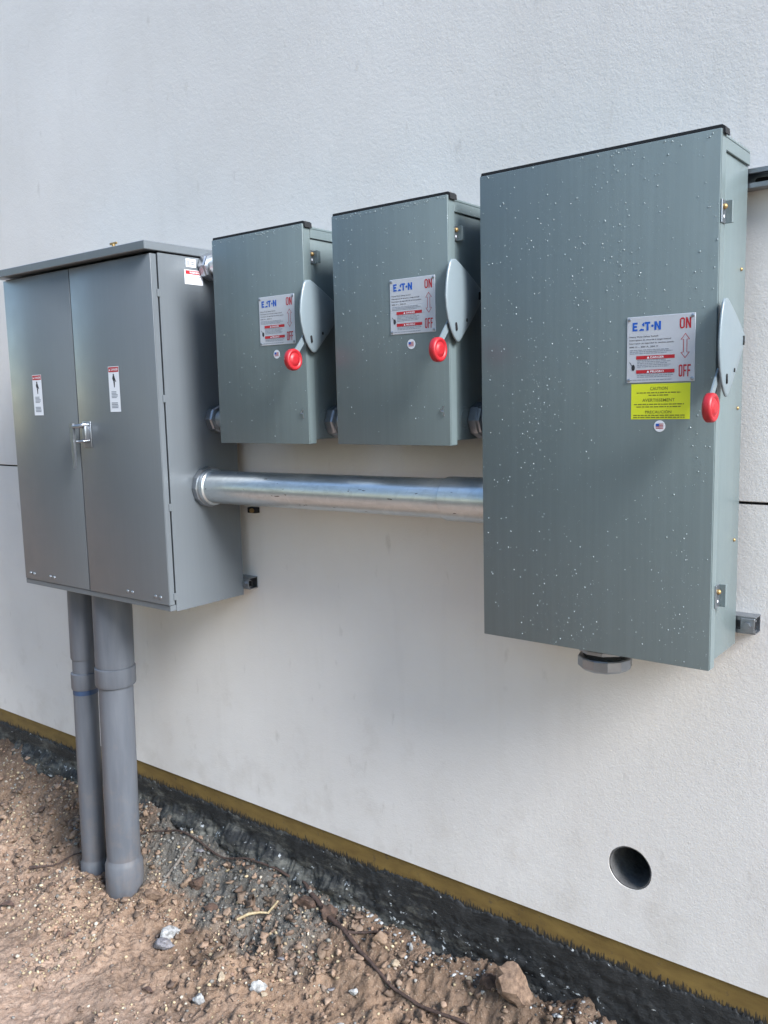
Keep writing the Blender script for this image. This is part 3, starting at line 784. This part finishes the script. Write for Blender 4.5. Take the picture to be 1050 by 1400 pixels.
def door_sticker(d, x0, x1, z0, z1, y):
    S_ = MB().rect(x0, x1, z0, z1, y - .0010).build('warning_sticker', 'white_label', d, 0)
    w, h = x1 - x0, z1 - z0; g = y - .0013
    MB().rect(x0 + .002, x1 - .002, z1 - .0185, z1 - .002, g).build('header', 'print_red', S_, 0)
    m = MB(); m.text('DANGER', x0 + .017, x1 - .004, z1 - .014, z1 - .0065, g - .0003, .02)
    m.flat([(x0 + .005, z1 - .014), (x0 + .013, z1 - .014), (x0 + .009, z1 - .0065)], g - .0003); m.build('header_lettering', 'white_label', S_, 0)
    c = (x0 + x1) / 2; q = z1 - .024; m = MB()   # figure with a bolt
    m.flat([(c + .004 * math.cos(a) - .001, q - .004 + .004 * math.sin(a)) for a in np.linspace(0, 2 * PI, 11)[:-1]], g)
    m.flat([(c - .006, q - .008), (c + .004, q - .007), (c + .007, q - .020), (c + .003, q - .024), (c - .004, q - .024), (c - .008, q - .016)], g)
    m.flat([(c + .004, q - .010), (c + .012, q - .026), (c + .010, q - .028), (c + .002, q - .020)], g)
    m.flat([(c - .003, q - .0245), (c + .005, q - .0245), (c + .003, q - .045), (c - .001, q - .045)], g)
    m.build('shock_symbol', 'print_black', S_, 0)
    m = MB(); rr = random.Random(2)
    for k in range(5): m.rect(x0 + .012, x1 - .012 - rr.random() * .008, z0 + .065 - k * .0048, z0 + .0675 - k * .0048, g)
    for k in range(4): m.rect(x0 + .010, x1 - .010 - rr.random() * .006, z0 + .028 - k * .0052, z0 + .031 - k * .0052, g)
    m.build('fine_print', 'print_grey', S_, 0)
door_sticker(dl, -3.0160, -2.9560, 1.5735, 1.7200, CF)
door_sticker(dr, -2.5465, -2.4880, 1.5815, 1.7310, CF - .001)
# side labels
xx = CX1 + .0008
s1_ = MB(); s1_.box(CX1, xx, -.2300, -.1900, 2.0370 + .005, 2.0680, 0); s1_ = s1_.build('barcode_label', 'white_label', cab)
m = MB()
for y, w in ((-.225, .002), (-.2215, .001), (-.219, .002), (-.2155, .001)): m.box(xx + .0001, xx + .0004, y, y + w, 2.047, 2.064)
for z in (2.050, 2.056, 2.061): m.box(xx + .0001, xx + .0004, -.210, -.196, z, z + .0025)
m.build('print', 'print_black', s1_)
s2_ = MB().box(CX1, xx, -.2380, -.1630, 1.9870, 2.0330).build('warning_label', 'white_label', cab)
w_ = MB().box(xx + .0001, xx + .0004, -.2340, -.1670, 2.0190, 2.0310).build('header', 'print_red', s2_)
MB().text('WARNING', -.218, -.174, 2.0215, 2.0285, xx + .0008, .02, 'side').build('header_lettering', 'white_label', s2_, 0)
m = MB()
for k in range(5): m.box(xx + .0001, xx + .0004, -.230, -.172 - .004 * (k % 2), 2.012 - k * .0048, 2.0135 - k * .0048)
m.build('fine_print', 'print_grey', s2_)
# padlockable handle at the meeting edge
hx, hz = -2.690, 1.505
m = MB(); m.box(hx - .022, hx + .026, CF - .005, CF - .0012, hz - .045, hz + .045, .0015, 2)
m.build('escutcheon', 'steel', dr)
m = MB()
m.tube([(hx + .010, CF - .004, hz + .034), (hx + .010, CF - .026, hz + .034), (hx + .004, CF - .030, hz + .030), (hx - .036, CF - .030, hz + .028)], .0075, 10)
m.tube([(hx + .012, CF - .004, hz - .020), (hx + .012, CF - .024, hz - .022), (hx - .026, CF - .026, hz - .025)], .0050, 10)
m.box(hx + .002, hx + .020, CF - .024, CF - .0052, hz - .018, hz + .030, .003, 2)
m.build('hasp', 'steel', dr, 50)
m = MB(); px = hx - .044
m.prism([(px - .008, hz + .040), (px + .010, hz + .040), (px + .012, hz + .030), (px + .010, hz - .085), (px + .004, hz - .118), (px - .002, hz - .112), (px - .006, hz - .06), (px - .008, hz)], CF - .036, CF - .028)
m.build('lever', 'steel', dr)
# wing screw on the roof
m = MB(); m.cyl((-2.470, -.372, 2.1062), (0, 0, 1), .006, .012, 12); m.box(-2.489, -2.451, -.374, -.370, 2.1165, 2.1235, .001, 1); m.build('wing_screw', 'brass', cab)

# ================================================================ CONDUITS
def hub_profile(R): return [(0, R * 1.02), (.001, R * 1.28), (.016, R * 1.30), (.018, R * 1.12), (.021, R * 1.12)]
def nipple(x0, x1, y, z, R, label, cat='conduit fitting', group=None):
    t = thing('conduit_nipple', label, cat, (x0, y, z), group)
    MB().cyl((x0, y, z), (1, 0, 0), R, x1 - x0, 32).build('threaded_pipe', 'galv', t)
    MB().lathe((x0 + .001, y, z), (1, 0, 0), [(0, R), (0, R * 1.42), (.004, R * 1.50), (.024, R * 1.50), (.028, R * 1.38), (.034, R * 1.38), (.036, R)], sides=8).build('locknut', 'steel', t, 20)
    MB().lathe((x1 - .001, y, z), (-1, 0, 0), [(0, R), (0, R * 1.42), (.003, R * 1.48), (.012, R * 1.48), (.015, R)], sides=8).build('locknut', 'steel', t, 20)
    return t
nipple(-2.2898, -2.0972, -.140, 1.549, .030, 'short metal conduit stub between cabinet and left small switch, near the switch bottom')
nipple(-2.2898, -2.0972, -.140, 2.048, .030, 'short metal conduit stub between cabinet and left small switch, near the switch top')
nipple(-1.7314, -1.6110, -.165, 1.540, .032, 'short metal conduit stub joining the two small safety switches near their bottoms')
nipple(-1.2454, -1.1556, -.150, 1.541, .032, 'short conduit stub between the right small switch and the tall box')

cy, cz_, R = -.188, 1.324, .0545
cz2 = 1.3335
con = thing('metal_conduit', 'thick galvanised pipe running level below the two small switches', 'conduit', (-2.2898, cy, cz_))
dv = Vector((-1.1612 + 2.2898, 0, cz2 - cz_)); L_ = dv.length
m = MB(); m.lathe((-2.2898, cy, cz_), dv, [(0, R), (L_ * .25, R), (L_ * .5, R), (L_ * .75, R), (L_ - .0005, R)], 56); m.build('pipe', 'galv', con)
MB().lathe((-2.2896, cy, cz_), dv, [(0, R), (0, R * 1.20), (.004, R * 1.24), (.020, R * 1.24), (.022, R * 1.10)], sides=12).build('locknut', 'steel', con, 20)
MB().lathe((-2.2896 + .0225, cy, cz_), dv, [(0, R * 1.08), (.002, R * 1.11), (.018, R * 1.11), (.021, R * 1.05), (.022, R)], 48).build('hub', 'galv', con)
e_ = Vector((-1.1612, cy, cz2)) - dv.normalized() * .150
MB().lathe(e_, dv, [(0, R), (.001, R * 1.085), (.004, R * 1.10), (.1495, R * 1.10)], 48).build('coupling', 'galv', con)

gl = thing('conduit_hub', 'open metal conduit hub with ridged nut under the tall box', 'conduit fitting', (-.873, -.165, .926))
MB().lathe((-.873, -.165, 1.0088), (0, 0, -1), [(0, .052), (.045, .052), (.074, .052), (.074, .044), (.03, .044)], 40).build('threaded_pipe', 'black', gl)
MB().lathe((-.873, -.165, .990), (0, 0, -1), [(0, .053), (0, .060), (.004, .063), (.012, .063), (.014, .0545)], sides=10).build('locknut', 'steel', gl, 20)
MB().lathe((-.873, -.165, .967), (0, 0, -1), [(0, .0525), (.001, .063), (.004, .065), (.026, .065), (.030, .061), (.0335, .056), (.0335, .046)], sides=12).build('bushing', 'steel', gl, 20)

# grey plastic risers
def riser(label, x, y, prof, ring=None):
    zb = prof[-1][0]; t = thing('plastic_conduit', label, 'pipe', (x, y, zb), 'grey plastic pipes under the double door cabinet')
    lean = .030
    for nm, mt, pr in prof_parts(prof):
        m = MB(); m.lathe((x, y, 0), (0, 0, 1), [(z, r) for z, r in pr][::-1], 48)
        for v in m.b.verts: v.co.x += lean * (v.co.z - .63)
        m.build(nm, mt, t, 40)
    return t
def prof_parts(p):
    return p[0:-1] if False else PARTS
for label, x, y, PARTS, zb in (
    ('thicker grey plastic pipe rising from the soil, right one of the two', -2.774, -.262,
     [('sleeve', 'pvc', [(.939, .0), (.939, .0715), (.655, .0715), (.640, .0700), (.640, .064)]),
      ('collar', 'pvc', [(.640, .066), (.636, .0745), (.572, .0745), (.566, .0715), (.566, .062)]),
      ('pipe', 'pvc', [(.570, .0635), (.2, .0635), (-.14, .0635)]),
      ('bell', 'pvc', [(-.125, .0636), (-.140, .0680), (-.150, .0715), (-.262, .0725), (-.268, .0700), (-.42, .069), (-.42, 0)])], -.42),
    ('thinner grey plastic pipe with a blue ring under its collar, left one of the two', -2.976, -.262,
     [('sleeve', 'pvc', [(.939, .0), (.939, .0495), (.640, .0495), (.634, .0475), (.634, .043)]),
      ('neck', 'pvc', [(.640, .0445), (.575, .0445)]),
      ('collar', 'pvc', [(.580, .044), (.577, .0520), (.520, .0520), (.514, .0500), (.514, .043)]),
      ('blue_ring', 'tape_blue', [(.5145, .0472), (.494, .0472)]),
      ('pipe', 'pvc', [(.516, .0462), (.1, .0462), (-.20, .0462)]),
      ('bell', 'pvc', [(-.195, .0463), (-.208, .0495), (-.216, .0525), (-.300, .0530), (-.42, .0525), (-.42, 0)])], -.42)):
    riser(label, x, y, [(zb, 0)])

# small anchor left in the wall under the conduit
an = thing('wall_anchor', 'small dark bracket with brass bolt on the wall below the galvanised pipe', 'bracket', (-2.256, 0, 1.225))
MB().box(-2.278, -2.236, -.022, 0, 1.216, 1.236, .002, 1).build('bracket', 'black', an)
MB().cyl((-2.250, -.030, 1.226), (0, 1, 0), .008, .010, 8).build('bolt', 'brass', an)

# ================================================================ SOIL DEBRIS
def ico(sub):
    b = bmesh.new(); bmesh.ops.create_icosphere(b, subdivisions=sub, radius=1)
    V = np.array([v.co[:] for v in b.verts]); F = np.array([[v.index for v in f.verts] for f in b.faces]); b.free(); return V, F
def rock_shape(V, r, rough=.28, flat=.7):
    n = r.normal(size=(3, 3)); k = 1 + rough * (np.sin(V @ n[0] * 1.7 + r.rand() * 6) * .5 + np.sin(V @ n[1] * 2.9 + r.rand() * 6) * .35 + r.normal(size=len(V)) * .28)
    P = V * k[:, None]
    for _ in range(5):   # a few chopped faces
        d = r.normal(size=3); d /= np.linalg.norm(d); h = P @ d; lim = .45 + .35 * r.rand()
        P = P - np.maximum(h - lim, 0)[:, None] * d
    return P * np.array([1, .5 + .5 * r.rand(), flat * (.8 + .4 * r.rand())])
def rotz(P, a): c, s = math.cos(a), math.sin(a); return np.stack([P[:, 0] * c - P[:, 1] * s, P[:, 0] * s + P[:, 1] * c, P[:, 2]], 1)

def scatter(name, N, smin, smax, power, sub, palette, xr, yr, seed, sink=.25, label=None, cat=None, near=None, rough=.28, flat=.7):
    r = np.random.RandomState(seed); V, F = ico(sub); VV, FF, CC = [], [], []; off = 0
    protos = [rock_shape(V, r, rough, flat) for _ in range(24)]
    for i in range(N):
        x = r.uniform(*xr); y = r.uniform(*yr)
        if near is not None:
            if r.rand() > near(x, y) * max(.12, .5 + 1.6 * float(vnoise(np.array(x * 4.1), np.array(y * 4.1)) + .5 * vnoise(np.array(x * 11.), np.array(y * 11.)))): continue
        if math.hypot(x + 2.80, y + .26) < .085 or math.hypot(x + 3.00, y + .26) < .066: continue
        s_ = smin + (smax - smin) * r.rand() ** power
        P = rotz(protos[r.randint(24)], r.rand() * 6.28) * s_
        z = float(ground_h(x, y)) + s_ * (.5 - sink)
        VV.append(P + (x, y, z)); FF.append(F + off); off += len(P)
        c = np.array(palette[r.randint(len(palette))]) * r.uniform(.6, 1.2); CC.append(np.repeat([[*c, 1]], len(P), 0))
    VV = np.concatenate(VV); FF = np.concatenate(FF); CC = np.concatenate(CC)
    me = bpy.data.meshes.new(name); me.vertices.add(len(VV)); me.vertices.foreach_set('co', VV.ravel())
    me.loops.add(FF.size); me.loops.foreach_set('vertex_index', FF.ravel()); me.polygons.add(len(FF))
    me.polygons.foreach_set('loop_start', np.arange(0, FF.size, 3)); me.polygons.foreach_set('loop_total', np.full(len(FF), 3)); me.update()
    a = me.color_attributes.new('tint', 'FLOAT_COLOR', 'POINT'); a.data.foreach_set('color', CC.ravel())
    me.materials.append(M['pebbles'])
    o = bpy.data.objects.new(name, me); COL.objects.link(o); tag(o, label, cat, None, 'stuff')
tans = [(.46, .36, .23), (.36, .27, .17), (.54, .45, .30), (.50, .40, .25), (.29, .23, .19), (.24, .17, .13), (.50, .45, .37), (.36, .23, .16), (.27, .26, .24), (.28, .18, .13)]
soils = [(.30, .205, .145), (.24, .165, .115), (.35, .245, .175), (.18, .122, .088), (.28, .20, .145)]
greys = [(.15, .145, .13), (.20, .195, .175), (.10, .098, .09), (.27, .265, .25)]
rk = lambda x, y: 1.5 if math.hypot(x + 2.8, y + .4) < .4 else 1.0 if -y < .62 + .12 * math.sin(3 * x) + .1 * math.sin(11 * x + 1) else .42
scatter('gravel', 32000, .0012, .0105, 3.0, 1, tans, (-4.6, -.75), (-1.35, -.02), 3, label='small tan and buff gravel scattered over the soil', cat='gravel', near=rk)
scatter('soil_crumbs', 14000, .0018, .018, 4.6, 2, soils, (-4.6, -.75), (-1.0, -.03), 4, label='loose brown crumbs of clay soil along the wall', cat='soil', near=lambda x, y: math.exp(-max(0, -y - .3) * 3.2), rough=.75, flat=.7)
scatter('soil_clods', 620, .006, .026, 2.2, 2, [(.20, .135, .095), (.15, .10, .07), (.26, .18, .125), (.12, .078, .056)], (-3.6, -.85), (-.55, -.03), 14, label='damp brown clods of soil lying near the foot of the wall', cat='soil', near=lambda x, y: 1.4 * math.exp(-max(0, -y - .12) * 5), rough=.8, flat=.75)
scatter('cement_rubble', 900, .003, .013, 2.0, 1, greys, (-3.3, -1.85), (-.22, -.015), 5, label='grey cement crumbs on the spill beside the wall', cat='rubble')
scatter('paint_flakes', 800, .001, .013, 3.0, 1, [(.50, .52, .53), (.40, .41, .42), (.06, .06, .06), (.14, .11, .08)], (-1.95, -.60), (-.085, -.012), 6, label='whitish flakes lying on the black base of the wall', cat='flakes', flat=.3)

def stone(name, label, cat, x, y, sx, sy, sz, mat, rot, seed, lift=.32, sub=3, rough=.22):
    r = np.random.RandomState(seed); V, F = ico(sub); P = rock_shape(V, r, rough, .9) if sub < 4 else V
    nn = r.normal(size=(4, 3)); P = P * (1 + .05 * np.sin(P @ nn[0] * 7)[:, None] + .04 * np.sin(P @ nn[1] * 12)[:, None])
    P = rotz(P * np.array([sx, sy, sz]), rot)
    me = bpy.data.meshes.new(name); me.from_pydata(P.tolist(), [], F.tolist()); me.materials.append(M[mat]); me.shade_smooth(); me.set_sharp_from_angle(angle=math.radians(28))
    o = bpy.data.objects.new(name, me); COL.objects.link(o); o.location = (x, y, float(ground_h(x, y)) + sz * lift)
    tag(o, label, cat)
for a in (
    ('stone', 'mauve grey stone leaning on a whitish one, left front of the soil', 'stone', -2.405, -.392, .040, .028, .026, 'stone_grey', .5, 21, .45),
    ('stone', 'whitish rough stone right behind the mauve grey stone', 'stone', -2.425, -.345, .036, .027, .026, 'stone_white', 1.4, 22, .45),
    ('stone', 'jagged white and grey quartz chunk at the front edge, below the whitish pair', 'stone', -2.088, -.497, .024, .017, .024, 'stone_white', .3, 23, .6),
    ('stone', 'pale quartz chunk with a small chip beside it, in the front centre', 'stone', -1.955, -.362, .026, .019, .024, 'stone_white', 1.0, 24, .55),
    ('stone', 'small white chip lying against the pale quartz chunk', 'stone', -1.925, -.372, .012, .009, .009, 'stone_buff', 1.0, 25, .5),
    ('stone', 'dull cream stone left of the pale quartz chunk', 'stone', -2.100, -.392, .020, .016, .014, 'stone_buff', 2.0, 26, .4),
    ('stone', 'flat olive grey pebble in the middle of the bare soil', 'stone', -1.986, -.232, .019, .013, .006, 'stone_grey', .4, 27, .5),
    ('stone', 'dark flat pebble near the bottom centre edge', 'stone', -1.760, -.228, .014, .012, .008, 'stone_grey', .9, 28, .5),
    ('stone', 'light grey blunt pebble right of the dark flat pebble', 'stone', -1.680, -.214, .018, .014, .011, 'stone_white', .9, 29, .5),
    ('stone', 'yellowish stone near the root at the lower right', 'stone', -1.345, -.062, .019, .014, .012, 'stone_buff', .2, 30, .5),
    ('stone', 'buff rounded stone beside the long root, centre right', 'stone', -1.600, -.105, .017, .014, .012, 'stone_buff', .2, 31, .5),
    ('stone', 'upright off white sliver of stone close to the black base', 'stone', -1.575, -.052, .008, .006, .019, 'stone_white', .2, 32, .7),
    ('stone', 'whitish pebble resting on the dark ledge near the grey twig', 'stone', -2.640, -.035, .021, .014, .011, 'stone_white', .6, 33, .5),
    ('stone', 'pale pebble between the thin root and the grey twig', 'stone', -2.570, -.075, .022, .013, .009, 'stone_grey', .6, 34, .5),
    ('stone', 'white lump at the bottom edge right of the long root', 'stone', -1.640, -.335, .024, .018, .018, 'stone_white', .6, 35, .5),
    ('soil_clod', 'large pale brown clod leaning on the black base at the lower right', 'soil clod', -1.175, -.075, .056, .040, .060, 'clod', .5, 41, .55),
    ('soil_clod', 'dark damp clod beside the left end of the large pale clod', 'soil clod', -1.262, -.068, .034, .026, .024, 'clod_dark', .5, 42, .4),
    ('soil_clod', 'reddish dark clod under the end of the grey twig', 'soil clod', -2.500, -.150, .036, .026, .026, 'clod_dark', .2, 43, .4),
    ('soil_clod', 'rounded brown clod right at the foot of the thick pipe', 'soil clod', -2.640, -.255, .042, .030, .026, 'clod', .2, 44, .4),
    ('soil_clod', 'dark red brown clod at the edge of the cement spill', 'soil clod', -2.370, -.190, .034, .024, .020, 'clod_dark', .7, 45, .4),
    ('soil_clod', 'dark brown lump left of the pair of clods where the root bends', 'soil clod', -2.005, -.075, .036, .028, .026, 'clod_dark', .7, 46, .5),
    ('soil_clod', 'round dark brown lump against the black base where the root bends', 'soil clod', -1.905, -.062, .034, .026, .030, 'clod_dark', .7, 47, .5),
    ('soil_clod', 'tiny dark clod tucked behind the whitish stone', 'soil clod', -2.385, -.290, .016, .014, .011, 'clod_dark', .7, 48, .5),
    ('soil_clod', 'crumbly brown clod between thick pipe and mauve grey stone', 'soil clod', -2.560, -.330, .032, .024, .014, 'clod', .7, 49, .3),
): stone(*a)

def along(pts, n=40, lift=.004, wig=.004, seed=0):
    pts = np.array(pts); t = np.linspace(0, len(pts) - 1, n); x = np.interp(t, range(len(pts)), pts[:, 0]); y = np.interp(t, range(len(pts)), pts[:, 1])
    k = np.ones(5) / 5
    xs = np.convolve(np.pad(x, 2, 'edge'), k, 'valid'); ys = np.convolve(np.pad(y, 2, 'edge'), k, 'valid')
    xs = xs + wig * vnoise(t * 1.7 + seed, t * 0); ys = ys + wig * vnoise(t * 1.9 + seed + 40, t * 0)
    zs = ground_h(xs, ys); zs = np.convolve(np.pad(zs, 3, 'edge'), np.ones(7) / 7, 'valid')
    return [(a, b, c + lift) for a, b, c in zip(xs, ys, zs)]
def strand(name, label, cat, pts, radii, mat, n=40, lift=.004, wig=.006, seed=0):
    P = along(pts, n, lift, wig, seed); r = np.interp(np.linspace(0, 1, n), np.linspace(0, 1, len(radii)), radii)
    m = MB().tube(P, list(r), 8); m.build_top(name, mat, P[0], label, cat, 60)
strand('root', 'long dark root curving from the black base down to the bottom edge', 'root', [(-2.09, -.02), (-2.018, -.045), (-1.90, -.075), (-1.80, -.10), (-1.715, -.125), (-1.60, -.150), (-1.516, -.16), (-1.40, -.165), (-1.287, -.16), (-1.173, -.155), (-1.05, -.17)], [.004, .009, .0085, .0065, .0055, .0055, .005, .004], 'root', 60, .013)
strand('root', 'thin dark root running from the thick pipe along the cement spill', 'root', [(-2.93, -.150), (-2.80, -.085), (-2.686, -.060), (-2.481, -.066), (-2.35, -.055), (-2.247, -.045), (-2.12, -.035)], [.0025, .0035, .004, .0035, .005], 'root', 50, .019)
strand('root', 'short dark root sticking out left of the thinner pipe', 'root', [(-3.279, -.395), (-3.23, -.350), (-3.196, -.305), (-3.161, -.235), (-3.08, -.21)], [.007, .0035, .003, .003], 'root', 24, .015)
strand('root', 'short side root branching off at the bend of the long root', 'root', [(-1.80, -.105), (-1.76, -.075), (-1.70, -.060), (-1.66, -.052)], [.006, .005, .0035], 'root', 20, .012)
m = MB().tube([(-2.625, -.045, -.085), (-2.632, -.085, -.115), (-2.628, -.13, -.150), (-2.640, -.172, -.190), (-2.66, -.20, -.225)], [.006, .0065, .007, .0075, .006], 8)
m.build_top('twig', 'twig', (-2.64, -.11, -.14), 'straight grey twig leaning from the cement spill towards the pipes', 'twig', 60)
zz = float(ground_h(-2.16, -.155)) + .026
m = MB().tube([(-2.225, -.205, float(ground_h(-2.225, -.205)) + .020), (-2.19, -.180, zz), (-2.16, -.155, zz + .004), (-2.135, -.140, zz + .003), (-2.105, -.118, float(ground_h(-2.105, -.118)) + .022)], [.0045, .0055, .004, .0042, .0030], 6)
m.build_top('splinter', 'splinter', (-2.16, -.155, zz), 'pale yellow wood splinter lying in front of the cement spill', 'splinter', 30)
def leaf(label, x, y, L, W, rot, seed):
    n = 9; V = []; F = []; r = random.Random(seed)
    for i in range(n):
        t = i / (n - 1); w = W * math.sin(PI * min(1, t * .93 + .05)) ** .8; z = .008 * math.sin(PI * t) + .004
        for s_ in (-1, 0, 1): V.append(((t - .5) * L, s_ * w, z + abs(s_) * .006 + r.random() * .002))
    for i in range(n - 1):
        for k in (0, 1): a = i * 3 + k; F.append((a, a + 3, a + 4, a + 1))
    me = bpy.data.meshes.new('dead_leaf'); me.from_pydata(V, [], F); me.materials.append(M['leaf']); me.shade_smooth()
    o = bpy.data.objects.new('dead_leaf', me); COL.objects.link(o); o.location = (x, y, float(ground_h(x, y)) + .002); o.rotation_euler = (0, 0, rot); tag(o, label, 'leaf')
leaf('curled dark leaf at the left edge of the soil', -3.075, -.595, .060, .016, .5, 1)
leaf('small dark curled leaf on the bare tan soil below the thin pipe', -2.715, -.560, .030, .010, 1.4, 2)
leaf('brown curled leaf near the front edge left of the quartz chunks', -2.265, -.565, .045, .009, .2, 3)
